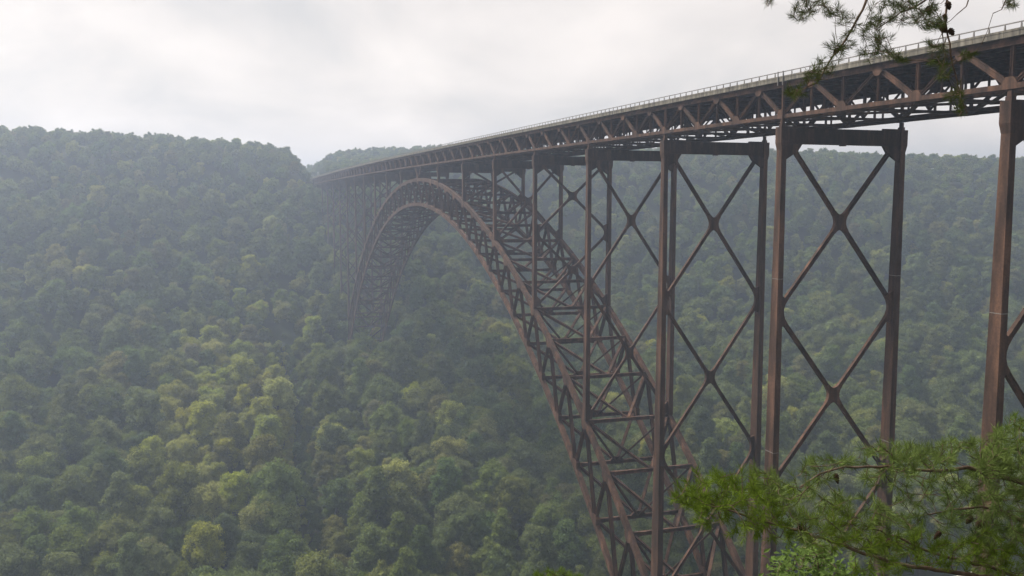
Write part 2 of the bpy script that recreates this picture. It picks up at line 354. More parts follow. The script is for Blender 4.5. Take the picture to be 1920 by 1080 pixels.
# bents
def arc_corner(c0, c, c1, n=6): return [c0*(1-t)**2 + 2*c*t*(1-t) + c1*t*t for t in np.linspace(0, 1, n)]
def x_gusset(mb, c, dirs, w, reach, th):
    dirs = sorted([np.array(q, float)/np.linalg.norm(q) for q in dirs], key=lambda q: math.atan2(q[2], q[1])); pts = []
    for i, u in enumerate(dirs):
        v = dirs[(i+1) % len(dirs)]; nu = np.array((0, -u[2], u[1])); nv = np.array((0, -v[2], v[1]))
        ang = math.acos(max(-1, min(1, u@v))); bis = u+v
        if np.linalg.norm(bis) < 1e-3: continue
        bis /= np.linalg.norm(bis); corner = c + bis*(w/2)/max(0.2, math.sin(ang/2))
        pts += arc_corner(c + u*reach + nu*w/2, corner, c + v*reach - nv*w/2)
    return mb.prism(pts, (1, 0, 0), th)
def base_z(k):
    if abs(k) <= 6: return ztop(k) + 0.55
    if k == 7: return -96.5
    if k == 8: return -64.5
    return float(ground(BX[k], W/2)) - 0.5
for k in ks:
    if k == 0: continue
    x = BX[k]; z0 = float(zc(x)); zb = base_z(k); H = z0 - 2.6 - zb
    B = empty('bent', (x, 0, 136.0+z0), bridge)
    tall = abs(k) >= 6
    gw = 0.0035; gd = 0.020 if tall else 0.012             # columns widen downwards
    for s, y in ((-1, 0.0), (1, W)):
        L = z0 - 1.9 - zb
        part(MB().beam((x, y, z0-1.9), (x, y, zb), 0.98, 1.35, (1, 0, 0), 0.98+gw*L, 1.35+gd*L), 'column', STEEL, B)
        part(MB().beam((x, y, z0-1.78), (x, y, z0-4.5), 1.5, 1.75, (1, 0, 0)).beam((x, y, z0-4.5), (x, y, z0-5.7), 1.5, 1.75, (1, 0, 0), 1.03, 1.46), 'column_cap', STEEL, B)
        part(MB().box((x-0.5, y-0.36, z0-1.80), (x+0.5, y+0.36, z0-1.25)).box((x-0.32, y-0.25, z0-1.27), (x+0.32, y+0.25, z0-0.42)), 'bearing', STEEL, B)
        zz = z0 - 28.0                                      # field splices show as thin proud bands
        while zz > zb + 6 and abs(k) >= 4:
            q = z0-1.9-zz; a = 0.98+gw*q+0.035; b = 1.35+gd*q+0.035
            part(MB().beam((x, y, zz), (x, y, zz-0.10), a, b, (1, 0, 0)), 'splice_band', RAILM if k in (7, 8) else STEEL, B); zz -= 31.0
    beam_t, beam_b = z0-1.95, z0-4.62
    if abs(k) == 1: beam_b = z0-4.2
    part(MB().box((x-0.62, 0.5, beam_b), (x+0.62, W-0.5, beam_t)).box((x-0.78, 0.76, beam_t-0.1), (x+0.78, W-0.76, beam_t+0.02)).box((x-0.78, 0.76, beam_b-0.02), (x+0.78, W-0.76, beam_b+0.1)).box((x-0.3, W/2-0.55, beam_b-0.22), (x+0.3, W/2+0.55, beam_b)), 'cap_beam', STEEL, B)
    if abs(k) == 1: continue
    n = max(1, math.ceil(H/36.5)); tier = H/n; ztn = z0-2.6
    w = 0.72
    for i in range(n):
        za = ztn - tier*i; zbb = za - tier; c = np.array((x, W/2, (za+zbb)/2)); dr = []
        for y in (0.0, W):
            for ze in (za, zbb):
                e = np.array((x, y, ze)); u = c-e; Lq = np.linalg.norm(u); u /= Lq; dr.append(-u)
                st = e + u*(0.5/max(0.2, abs(u[1]))); en = c - u*1.0
                part(MB().ibeam(st, en, 0.62, w, np.cross(u, (1, 0, 0)), 0.09), 'brace', STEEL, B)
        part(x_gusset(MB(), c, dr, w+0.05, 2.3 if H/n > 20 else 1.6, 0.70), 'brace_gusset', STEEL, B)
        # gussets where the braces meet the columns
        for y, sg in ((0.0, 1), (W, -1)):
            for ze, top in ((za, i == 0), (zbb, i == n-1)):
                if not (top or (ze == zbb)): continue
                uu = np.array((0, sg*W/2, tier/2)); uu /= np.linalg.norm(uu); ud = uu*np.array((1, 1, -1)); e = np.array((x, y, ze)); yi = sg*0.45
                if ze == za:      # knee under the cap beam
                    pts = [e+np.array((0, yi, 1.0)), e+np.array((0, sg*4.0, 1.0)), e+np.array((0, sg*4.0, -1.95)), e+np.array((0, sg*3.0, -3.4)), e+ud*4.4+np.array((0, -sg*0.30, -0.25)), e+np.array((0, yi, -4.9))]
                elif i == n-1:
                    pts = [e+np.array((0, yi, 0.2)), e+np.array((0, sg*1.6, 0.2)), e+uu*3.0+np.array((0, sg*0.3, 0)), e+uu*3.0+np.array((0, -sg*0.2, 0.3)), e+np.array((0, yi, 3.9))]
                else:
                    n1 = np.array((0, sg*uu[2], -abs(uu[1]))); n2 = n1*np.array((1, 1, -1))
                    c0 = e+uu*3.0+n1*w/2; c1 = e+ud*3.0+n2*w/2
                    corner = e + np.array((0, sg*w/2/max(0.3, uu[2]), 0))
                    pts = [e+np.array((0, yi, -3.0))] + arc_corner(c1, corner, c0) + [e+np.array((0, yi, 3.0))]
                part(MB().prism(pts, (1, 0, 0), 0.66), 'column_gusset', STEEL, B)
    if abs(k) > 6:
        for y in (0.0, W): part(MB().box((x-3.0, y-2.6, zb-8), (x+3.0, y+2.6, zb+1.0)).box((x-2.3, y-1.9, zb+1.0), (x+2.3, y+1.9, zb+1.6)), 'footing', PIER, B)
# crown: the deck truss stands on short V legs
for y in (0.0, W):
    for s in (-1, 1):
        part(MB().beam((s*0.9, y, ztop(0)+0.6), (s*D/6, y, float(zc(0))-0.35), 0.6, 0.7, (1, 0, 0)), 'crown_leg')
    part(MB().box((-1.9, y-0.65, ztop(0)+0.5), (1.9, y+0.65, ztop(0)+1.7)), 'crown_saddle')

# arch ribs: Warren trusses, top joints at thirds of a bay, bottom joints half-way between
TK = [i/3 for i in range(-18, 19)]; BK = [-6-1/6] + [i/3+1/6 for i in range(-18, 18)] + [6+1/6]
tp = lambda k, y: np.array((k*D, y, ztop(k))); bp_ = lambda k, y: np.array((k*D, y, zbot(k)))
for y in (0.0, W):
    A = empty('arch_rib', (0, y-W/2, 136.0+ztop(0)), bridge)
    part(MB().chain([tp(k, y) for k in np.linspace(-6.05, 6.05, 110)], 1.15, 1.55), 'top_chord', STEEL, A)
    part(MB().chain([bp_(k, y) for k in np.linspace(-6-1/6, 6+1/6, 110)], 1.15, 1.55), 'bottom_chord', STEEL, A)
    for k in TK:
        for dk in (-1/6, 1/6):
            a, b = tp(k, y), bp_(k+dk, y); u = (b-a)/np.linalg.norm(b-a)
            deep = 1.05 if dk*k > 0 or (k == 0) else 0.85
            part(MB().ibeam(a+u*0.6, b-u*0.6, 0.82, deep, np.cross(u, (0, 1, 0)), 0.1), 'web_member', STEEL, A)
        t = tp(k+0.02, y)-tp(k-0.02, y); t /= np.linalg.norm(t); nn = np.cross(t, (0, 1, 0)); nn *= np.sign(nn[2])
        c = tp(k, y); part(MB().prism([c-t*2.0+nn*0.72, c+t*2.0+nn*0.72, c+t*1.7-nn*1.0, c+t*0.8-nn*2.0, c-t*0.8-nn*2.0, c-t*1.7-nn*1.0], (0, 1, 0), 1.2), 'gusset_plate', STEEL, A)
    for k in BK:
        t = bp_(k+0.02, y)-bp_(k-0.02, y); t /= np.linalg.norm(t); nn = np.cross(t, (0, 1, 0)); nn *= np.sign(nn[2])
        c = bp_(k, y); part(MB().prism([c-t*2.0-nn*0.72, c+t*2.0-nn*0.72, c+t*1.7+nn*1.0, c+t*0.8+nn*2.0, c-t*0.8+nn*2.0, c-t*1.7+nn*1.0], (0, 1, 0), 1.2), 'gusset_plate', STEEL, A)
    for s in (-1, 1):
        c = bp_(s*(6+1/6), y)
        part(MB().box((c[0]-s*1.5-3, y-3.2, c[2]-16), (c[0]-s*1.5+3, y+3.2, c[2]+0.2)).box((c[0]+s*2-3.5, y-2.4, c[2]-4), (c[0]+s*2+3.5, y+2.4, c[2]+3.4)), 'skewback_pier', PIER, A)
def inner(p): return p + np.array((0, 0.58 if p[1] < 1 else -0.58, 0))
LAT = empty('arch_bracing', (0, 0, 136.0+ztop(0)), bridge)
for lst, f, off in ((TK, tp, 0.25), (BK, bp_, -0.25)):
    for i, k in enumerate(lst):
        a, b = inner(f(k, 0.0)), inner(f(k, W)); z = np.array((0, 0, 0.0))
        mb = MB().ibeam(a, b, 0.80, 0.95, (0, 0, 1), 0.12)
        for e, s in ((a, 1), (b, -1)):                     # the strut ends swell into the chord
            mb.prism([e+np.array((0, 0, 0.55)), e+np.array((0, s*1.2, 0.55)), e+np.array((0, s*3.0, 0.43)), e+np.array((0, s*3.0, -0.43)), e+np.array((0, s*1.2, -0.75)), e+np.array((0, 0, -0.75))], (1, 0, 0), 0.62)
        part(mb, 'strut', STEEL, LAT)
        # K bracing: from the strut's ends to the middle of the next strut down the arch
        j = i+1 if k >= 0 else i-1
        if 0 <= j < len(lst):
            mid = (f(lst[j], 0.0)+f(lst[j], W))/2
            for e in (a, b):
                u = mid-e; u /= np.linalg.norm(u)
                part(MB().ibeam(e+u*0.8, mid-u*0.6, 0.75, 0.72, (0, 0, 1), 0.10), 'k_brace', STEEL, LAT)
            t = f(lst[j]+0.02, 0)-f(lst[j]-0.02, 0); t /= np.linalg.norm(t); s = 1 if k >= 0 else -1
            part(MB().prism([mid+np.array((0, -1.9, 0)), mid+np.array((0, 1.9, 0)), mid+np.array((0, 1.2, 0))-s*t*1.3, mid+np.array((0, -1.2, 0))-s*t*1.3], np.cross(t, (0, 1, 0)), 0.5), 'gusset_plate', STEEL, LAT)
for k in TK:                                                # V sway frames in the plane of the steep web members
    dk = -1/6 if k > 0 else 1/6
    mid = (bp_(k+dk, 0.0)+bp_(k+dk, W))/2
    for y in (0.0, W):
        a = inner(tp(k, y)); u = mid-a; u /= np.linalg.norm(u)
        part(MB().beam(a+u*0.8, mid-u*0.3, 0.52, 0.46), 'sway_brace', STEEL, LAT)
    part(MB().prism([mid+np.array((0, -2.3, 0.3)), mid+np.array((0, 2.3, 0.3)), mid+np.array((0, 1.0, 1.5)), mid+np.array((0, -1.0, 1.5))], (1, 0, 0), 0.5), 'sway_gusset', STEEL, LAT)

# abutments and the drain pipe at the expansion joint
for x0, x1 in ((XEND0-6, XEND0), (XEND1, XEND1+6)):
    z = float(zc(x0)); part(MB().box((x0, YE-0.3, z-22), (x1, W-YE+0.3, z+5.8)).box((x0, YE-0.6, z+5.8), (x1, YE, z+6.9)).box((x0, W-YE, z+5.8), (x1, W-YE+0.6, z+6.9)), 'abutment', PIER)
xj = BX[7]; zj = float(zc(xj))
for dx in (-0.75, 0.75): part(MB().beam((xj+dx+0.4, YE-0.12, zj+7.55), (xj+dx+0.4, YE-0.12, zj+5.2), 0.14, 0.14), 'joint_post', RAILM)
part(MB().beam((xj+0.75, -0.55, zj+5.2), (xj+0.75, -0.55, zj-2.2), 0.22, 0.22), 'drain_pipe')
# the highway beyond the far end
zr = float(zc(XEND0-6)); rx = np.linspace(XEND0-6, -1000, 20)
rd = MB(); rd.chain([(x, W/2, max(zr+6.2, float(ground(x, W/2))+0.25)) for x in rx], 19.0, 0.5); tag(rd.build('road', ASPH), 'grey highway leaving the far end of the bridge', None, None, 'structure')

# ------------------------------------------------------------------ forest
def crown_mesh(name, mat, seed, h, r, nl, conical=0.0, cards=6400, size=0.48):
    """A crown of leaf sprays spread over many lobes, above a bare stem; base of the tree at z = 0."""
    g = np.random.default_rng(seed); zc0 = h*0.58; rz = h*0.42
    lob = []
    for i in range(nl):
        ph = i*2.39996 + g.uniform(-.4, .4); cz = 1 - 1.75*(i+0.5)/nl + g.uniform(-.12, .12); cz = max(-0.85, min(0.97, cz)); sr = math.sqrt(max(0, 1-cz*cz))
        shrink = 1 - conical*max(0, cz)
        q = g.uniform(0.56, 0.92)
        lob.append((np.array((math.cos(ph)*sr*r*q*shrink, math.sin(ph)*sr*r*q*shrink, zc0+cz*rz*q)), r*g.uniform(0.20, 0.40)*(1-0.3*max(0, cz)*conical)))
    lob.append((np.array((0, 0, zc0)), r*0.62)); lob.append((np.array((0, 0, zc0+rz*0.35)), r*0.5))
    wts = np.array([l[1]**2 for l in lob]); wts /= wts.sum()
    V = []; F = []
    idx = g.choice(len(lob), cards, p=wts)
    C = np.array([lob[i][0] for i in idx]); RR = np.array([lob[i][1] for i in idx])
    d = g.normal(size=(cards, 3)); d[:, 2] += 0.35; d /= np.linalg.norm(d, axis=1)[:, None]
    wob = 1 + 0.16*np.sin(d[:, 0]*7+idx)*np.sin(d[:, 1]*6+2*idx)*np.sin(d[:, 2]*8+idx*.7)
    P = C + d*(RR*wob*g.uniform(0.78, 1.20, cards))[:, None]*np.array((1, 1, 0.86))
    n = d*0.75 + g.normal(size=(cards, 3))*0.48 + np.array((0, 0, 0.25)); n /= np.linalg.norm(n, axis=1)[:, None]
    t = np.cross(n, g.normal(size=(cards, 3))); t /= np.linalg.norm(t, axis=1)[:, None]; b = np.cross(n, t)
    sz = size*g.uniform(0.55, 1.35, cards)[:, None]
    droop = n*sz*0.22
    quad = np.stack([P - t*sz*0.62, P - b*sz*0.42 + droop, P + t*sz*0.62 - droop*0.4, P + b*sz*0.42 + droop], 1).reshape(-1, 3)
    F4 = np.arange(cards*4).reshape(-1, 4)
    # added opaque core so that the sky does not shine through the whole crown
    bm = bmesh.new()
    for c, rr in lob:
        bmesh.ops.create_icosphere(bm, subdivisions=1, radius=rr*0.74, matrix=Matrix.Translation(Vector(c)) @ Matrix.Diagonal((1, 1, 0.86, 1)))
    cv = np.array([v.co[:] for v in bm.verts]); bm.verts.index_update(); cf = np.array([[v.index for v in f.verts] for f in bm.faces]); bm.free()
    cv += g.normal(size=cv.shape)*r*0.035
    tri = np.concatenate([F4[:, [0, 1, 2]], F4[:, [0, 2, 3]], cf+len(quad)])
    return fast_mesh(name, np.concatenate([quad, cv]), tri, mat)
def tube(mb, pts, rad, sides=6):
    P = [np.array(p, float) for p in pts]; vs = []; fs = []
    for i, p in enumerate(P):
        t = P[min(i+1, len(P)-1)]-P[max(0, i-1)]; t = t/(np.linalg.norm(t)+1e-9); x = np.cross(t, (0.31, 0.77, 0.55)); x /= np.linalg.norm(x); y = np.cross(t, x)
        for q in range(sides): a = 2*math.pi*q/sides; vs.append(p + rad[i]*(x*math.cos(a)+y*math.sin(a)))
    for i in range(len(P)-1):
        for q in range(sides): fs.append((i*sides+q, i*sides+(q+1) % sides, (i+1)*sides+(q+1) % sides, (i+1)*sides+q))
    fs += [tuple(range(sides))[::-1], tuple((len(P)-1)*sides+q for q in range(sides))]
    return mb.add(vs, fs)
def trunk_mesh(name, h, r, seed):
    g = np.random.default_rng(seed); mb = MB(); k = h*0.032
    tube(mb, [(0, 0, -2.0), (0.1, 0, h*0.2), (-0.1, 0.15, h*0.45), (0.15, 0, h*0.75)], [k, k*0.8, k*0.6, k*0.2])
    for i in range(6):
        a = i*2.4+g.uniform(0, 1); z = h*(0.32+0.06*i); L = r*0.62
        tube(mb, [(0, 0, z), (math.cos(a)*L*0.5, math.sin(a)*L*0.5, z+h*0.09), (math.cos(a)*L, math.sin(a)*L, z+h*0.15)], [k*0.35, k*0.22, k*0.08], 5)
    return mb.mesh(name, TRUNK)
KINDS = []                                                  # (colour, crown mesh, trunk mesh, height, radius)
for sd, (c, h, r, nl, con) in enumerate([('mid', 19, 6.6, 20, 0.0), ('mid', 22, 6.0, 22, 0.25), ('mid', 16, 5.8, 16, 0.0), ('dark', 20, 6.8, 20, 0.0), ('dark', 17, 5.4, 16, 0.15), ('dark', 23, 5.6, 20, 0.4),
                                         ('yellow', 18, 6.2, 18, 0.0), ('yellow', 21, 5.4, 18, 0.3), ('olive', 18, 6.0, 18, 0.1), ('olive', 21, 5.2, 18, 0.4), ('mid', 25, 5.0, 16, 0.55), ('dark', 15, 7.4, 14, 0.0), ('yellow', 15, 5.6, 12, 0.0), ('mid', 18, 7.6, 24, 0.1)]):
    KINDS.append((c, crown_mesh('crown_'+c, LEAFM[c], 40+sd, h, r, int(nl*1.6), con), trunk_mesh('trunk', h, r, sd), h, r))
BYC = {c: [i for i, k in enumerate(KINDS) if k[0] == c] for c in LEAFM}

# the straight strip once cleared down the far slope
CUT = [hit(530, 640), hit(545, 760), hit(556, 880), hit(575, 1010), hit(590, 1075)]
def cut_dist(x, y):                                         # signed distance from the strip's line (m), positive to the right, and whether alongside
    best = 1e9
    for p, q in zip(CUT[:-1], CUT[1:]):
        a = p[:2]; b = q[:2]; ab = b-a; t = np.clip(((x-a[0])*ab[0]+(y-a[1])*ab[1])/(ab@ab), -0.05, 1.05); c = a+ab*t
        dd = math.hypot(x-c[0], y-c[1])
        if dd < abs(best): best = dd*(1 if (y-c[1]) > 0 else -1)
    return best
trees = []
SP = 10.9
for gx in np.arange(-1010, 340, SP):
    for gy in np.arange(-420, 1080, SP):
        x = gx + RNG.uniform(-.42, .42)*SP; y = gy + RNG.uniform(-.42, .42)*SP
        dx, dy = CAM[0]-x, y-CAM[1]; az = math.atan2(dy, dx); Rr = math.hypot(dx, dy)
        if not (-0.30 < az < 0.93) or Rr < 90: continue
        xp = x - min(float(shift(y)), 420); z = float(ground(x, y))
        if 82 < xp < 164: continue
        if xp < -740 and not (y > 5 and y < 520 and x > -960): continue
        if abs(y-W/2) < 15 and (x < XEND0+12): continue
        if x < -505 and abs(y-W/2) < 15: continue
        kk = RNG.random(); scl = (0.60+0.80*RNG.random()**1.5)*(1.06 + 0.32*float(sstep(-320, -120, x)))
        scl *= 1 - 0.15*float(sstep(-430, -520, xp))
        n1 = vnoise(x/55+5, y/55+8)
        cd = cut_dist(x, y) if -420 < x < 40 and -140 < y < 60 else 99
        u, v, dep = project((x, y, z+12))
        sun_tint = min(1.0, 1.5*math.exp(-((u-430)/150)**2 - ((v-800)/180)**2))  # painted patch of sunlight: trees here turn yellower to look sunlit
        kk = kk + 0.55*float(vnoise(x/38+15, y/38+3)) + 0.3*float(vnoise(x/110+1, y/110+9))
        c = 'mid' if kk < 0.48 else 'dark' if kk < 0.78 else 'olive' if kk < 0.85 else 'yellow' if kk < 0.93 else 'mid'
        if RNG.random() < sun_tint*0.92: c = 'yellow' if RNG.random() < 0.8 else 'olive'
        if 1 < cd < 11:
            c = 'dark'; scl *= 0.30
        elif -8 < cd <= 1: c = 'yellow'; scl *= 0.38
        elif 11 <= cd < 17: c = 'olive' if kk < 0.4 else 'mid'; scl *= 0.8
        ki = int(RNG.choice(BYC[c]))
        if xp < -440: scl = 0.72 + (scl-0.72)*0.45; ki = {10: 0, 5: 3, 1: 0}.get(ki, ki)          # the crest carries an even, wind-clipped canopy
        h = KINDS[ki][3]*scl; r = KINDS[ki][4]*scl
        # keep crowns clear of columns, ribs and truss
        if -r-1 < y < W+r+1:
            q_ = 0.35*r if x < 0 else r+2.5
            if any(abs(x-BX[k]) < q_+1 for k in (-11, -10, -9, -8, -7, 7, 8, 9)) and (abs(y) < q_+1 or abs(y-W) < q_+1): continue
            kx = x/D
            if abs(kx) <= 6.3 and z+h > zbot(kx)-3: scl *= max(0.25, min(1, (zbot(kx)-4-z)/h)) if zbot(kx)-4-z > 5 else 0
            if scl == 0: continue
            if z + KINDS[ki][3]*scl > -4 and x < 0: continue
        if x > 90:
            u2, v2, d2 = project((x, y, z+KINDS[ki][3]*scl+2))
            if v2 < 1140 and -100 < u2 < 2020: continue
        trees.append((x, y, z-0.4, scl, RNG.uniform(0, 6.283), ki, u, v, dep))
for p, q in zip(CUT[:-1], CUT[1:]):                        # low growth in the strip itself
    n_ = int(np.linalg.norm(q[:2]-p[:2])/0.7)
    for i in range(n_):
        off = RNG.uniform(-8, 10.5); d_ = q[:2]-p[:2]; nv = np.array((d_[1], -d_[0]))/np.linalg.norm(d_); nv *= 1 if nv[1] > 0 else -1
        xy = p[:2] + d_*RNG.random() + nv*off; z = float(ground(*xy)); c = 'yellow' if off < 1.5 else 'dark'; ki = int(RNG.choice(BYC[c]))
        u, v, dep = project((xy[0], xy[1], z+3)); trees.append((float(xy[0]), float(xy[1]), z-0.8, RNG.uniform(0.20, 0.36), RNG.uniform(0, 6.28), ki, u, v, dep))
def visible_rank(t):
    u, v, dep = t[6:9]
    return -(t[3]*KINDS[t[5]][4]/dep) if -10 < u < 1930 and 300 < v < 1085 and t[0] < 90 else 1
order = sorted(range(len(trees)), key=lambda i: visible_rank(trees[i]))
single = set(i for i in order[:300] if visible_rank(trees[i]) < 0)
WORD = {'mid': 'mid green', 'dark': 'deep green', 'yellow': 'bright yellow-green', 'olive': 'olive brown'}
def place(t):
    u, v = t[6], t[7]
    cols = ['by the left edge', 'left of the straight clearing', 'beside the straight clearing', 'right of the straight clearing', 'left of the near arch rib', 'inside the near arch leg', 'behind the near bents', 'behind the rightmost bent']
    c = cols[int(np.searchsorted([180, 430, 620, 850, 1080, 1250, 1640], u))]
    r = ['higher up', 'half-way down', 'low down', 'along the bottom'][int(np.searchsorted([700, 850, 980], v))]
    return r + ' ' + c
cells = {}
for i in single: cells.setdefault((KINDS[trees[i][5]][0], place(trees[i])), []).append(i)
EXT = ['eleventh', 'twelfth', 'thirteenth', 'fourteenth', 'fifteenth', 'sixteenth', 'seventeenth', 'eighteenth', 'nineteenth', 'twentieth', 'twenty-first', 'twenty-second', 'twenty-third', 'twenty-fourth', 'twenty-fifth', 'twenty-sixth', 'twenty-seventh', 'twenty-eighth', 'twenty-ninth', 'thirtieth']
ORD = ['leftmost', 'second from left', 'third from left', 'fourth from left', 'fifth from left', 'sixth from left', 'seventh from left', 'eighth from left', 'ninth from left', 'tenth from left'] + [e + ' from left' for e in EXT]
for (c, pl), ids in sorted(cells.items()):
    ids.sort(key=lambda i: trees[i][6])
    for q, i in enumerate(ids):
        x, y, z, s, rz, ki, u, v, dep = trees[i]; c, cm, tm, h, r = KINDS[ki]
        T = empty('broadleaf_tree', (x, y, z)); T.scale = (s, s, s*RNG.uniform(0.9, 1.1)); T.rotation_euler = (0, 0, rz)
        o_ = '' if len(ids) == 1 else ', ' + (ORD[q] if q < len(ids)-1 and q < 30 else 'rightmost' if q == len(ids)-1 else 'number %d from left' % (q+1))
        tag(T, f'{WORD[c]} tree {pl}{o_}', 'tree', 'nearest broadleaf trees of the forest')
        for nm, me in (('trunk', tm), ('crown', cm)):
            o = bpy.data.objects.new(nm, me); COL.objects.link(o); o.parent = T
# the rest of the wood: one mass of instanced trees on a point mesh
def forest_mass():
    rest_t = [trees[i] for i in range(len(trees)) if i not in single]
    me = bpy.data.meshes.new('forest'); me.from_pydata([t[:3] for t in rest_t], [], [])
    for nm, ty, vals in (('tree_scale', 'FLOAT', [t[3] for t in rest_t]), ('tree_turn', 'FLOAT', [t[4] for t in rest_t]), ('tree_kind', 'INT', [t[5] for t in rest_t])):
        a = me.attributes.new(nm, ty, 'POINT'); a.data.foreach_set('value', vals)
    o = bpy.data.objects.new('forest', me); COL.objects.link(o); tag(o, 'dense summer broadleaf forest covering the gorge walls and ridges', None, None, 'stuff')
    pc = bpy.data.collections.new('tree_kinds')
    for i, k in enumerate(KINDS):
        q = bpy.data.objects.new('tree_kind_%02d' % i, k[1]); pc.objects.link(q)
    ng = bpy.data.node_groups.new('forest_scatter', 'GeometryNodeTree')
    ng.interface.new_socket('Geometry', in_out='INPUT', socket_type='NodeSocketGeometry'); ng.interface.new_socket('Geometry', in_out='OUTPUT', socket_type='NodeSocketGeometry')
    gi = ng.nodes.new('NodeGroupInput'); go = ng.nodes.new('NodeGroupOutput'); ip = ng.nodes.new('GeometryNodeInstanceOnPoints')
    ci = ng.nodes.new('GeometryNodeCollectionInfo'); ci.inputs['Collection'].default_value = pc; ci.inputs['Separate Children'].default_value = True; ci.inputs['Reset Children'].default_value = True
    def attr(nm, ty):
        n = ng.nodes.new('GeometryNodeInputNamedAttribute'); n.data_type = ty; n.inputs['Name'].default_value = nm; return n
    sc_, tu, kd = attr('tree_scale', 'FLOAT'), attr('tree_turn', 'FLOAT'), attr('tree_kind', 'INT')
    cx = ng.nodes.new('ShaderNodeCombineXYZ'); e2r = ng.nodes.new('FunctionNodeEulerToRotation')
    L = ng.links; L.new(tu.outputs[0], cx.inputs['Z']); L.new(cx.outputs[0], e2r.inputs[0])
    L.new(gi.outputs[0], ip.inputs['Points']); L.new(ci.outputs[0], ip.inputs['Instance']); ip.inputs['Pick Instance'].default_value = True
    L.new(kd.outputs[0], ip.inputs['Instance Index']); L.new(e2r.outputs[0], ip.inputs['Rotation']); L.new(sc_.outputs[0], ip.inputs['Scale']); L.new(ip.outputs[0], go.inputs[0])
    md = o.modifiers.new('scatter', 'NODES'); md.node_group = ng
forest_mass()
print('TREES', len(trees), len(single))

# ------------------------------------------------------------------ pines and sapling by the overlook
def cone_mesh():
    mb = MB(); g = np.random.default_rng(3); L = 0.058; rm = 0.019
    prof = lambda t: rm*math.sin(math.pi*min(1, 0.12+0.88*t))**0.6*(1.15-0.55*t)
    tube(mb, [(0, 0, -L*t) for t in np.linspace(0, 1, 7)], [max(0.002, prof(t)*0.75) for t in np.linspace(0, 1, 7)], 8)
    for i in range(44):
        t = (i+0.5)/44; a = i*2.39996; r = prof(t); c = np.array((math.cos(a), math.sin(a), 0)); tn = np.array((-math.sin(a), math.cos(a), 0)); z = np.array((0, 0, -L*t)); w = 0.0062
        p0 = z + c*r*0.6; tip = z + c*(r*1.12) + np.array((0, 0, -0.003))
        mb.add([p0-tn*w+np.array((0,0,.003)), p0+tn*w+np.array((0,0,.003)), tip+tn*w*0.5, tip-tn*w*0.5, p0+np.array((0,0,-.004))], [(0,1,2,3), (0,3,4), (1,4,2), (3,2,4)])
    return mb.mesh('pine_cone', CONE)
CONE_ME = cone_mesh()
def grow(limb, tufts, g, step=0.05):
    """limb: points with radius; tufts: tip points. Every tip is reached by a twig from the nearest wood, so twigs fork."""
    pts = []; par = []
    P = np.array(limb)
    for i in range(len(P)-1):
        n = max(1, int(np.linalg.norm(P[i+1]-P[i])/step))
        for q in range(n): pts.append(P[i]+(P[i+1]-P[i])*q/n + g.normal(size=3)*0.004*(1 if q else 0)); par.append(len(pts)-2)
    pts.append(P[-1]); par.append(len(pts)-2); nl = len(pts); tips = []
    base = np.array(pts); tufts = sorted(tufts, key=lambda t: np.min(np.linalg.norm(base-t, axis=1)))
    for t in tufts:
        A = np.array(pts); dd = np.linalg.norm(A-t, axis=1)
        dd = dd + 0.25*np.maximum(0, -(A-t)@np.array((0, 0, 1.0)))*0          # no preference for height
        dd[:max(1, int(nl*0.12))] += 0.3
        j = int(np.argmin(dd)); d = dd[j]
        if d < 0.02: continue
        a = pts[j]; n = max(2, min(9, int(d/0.045))); bow = g.normal(size=3)*d*0.10 + np.array((0, 0, -d*0.07)); last = j
        for q in range(1, n+1):
            f = q/n; pts.append(a+(t-a)*f + bow*math.sin(math.pi*f) + g.normal(size=3)*0.002*(q < n)); par.append(last); last = len(pts)-1
        tips.append(last)
    return np.array(pts), par, tips, nl
def wood(pts, par, nl, rl0, rl1):
    n = len(pts); load = np.ones(n)
    for i in range(n-1, 0, -1): load[par[i]] += load[i]*0.5 if par[i] >= 0 else 0
    r = 0.0013+0.00042*np.sqrt(load)
    r[:nl] = np.maximum(r[:nl], np.linspace(rl0, rl1, nl)); r = np.minimum(r, rl0)
    mb = MB(); V = []; F = []; sd = 5
    A = pts; ring = []
    for i in range(n):
        q = par[i] if par[i] >= 0 else min(i+1, n-1); t = A[i]-A[q] if par[i] >= 0 else A[q]-A[i]; t = t/(np.linalg.norm(t)+1e-9)
        x = np.cross(t, (0.31, 0.77, 0.55)); x /= np.linalg.norm(x); y = np.cross(t, x)
        ring.append([A[i]+r[i]*(x*math.cos(2*math.pi*k/sd)+y*math.sin(2*math.pi*k/sd)) for k in range(sd)])
    for i in range(n):
        if par[i] < 0: continue
        b = len(V); p = ring[par[i]]
        if i >= nl and par[i] < nl: p = [A[par[i]]+(q-A[i]) for q in ring[i]]
        V += p + ring[i]; F += [(b+k, b+(k+1) % sd, b+sd+(k+1) % sd, b+sd+k) for k in range(sd)]
    return np.array(V), np.array(F)
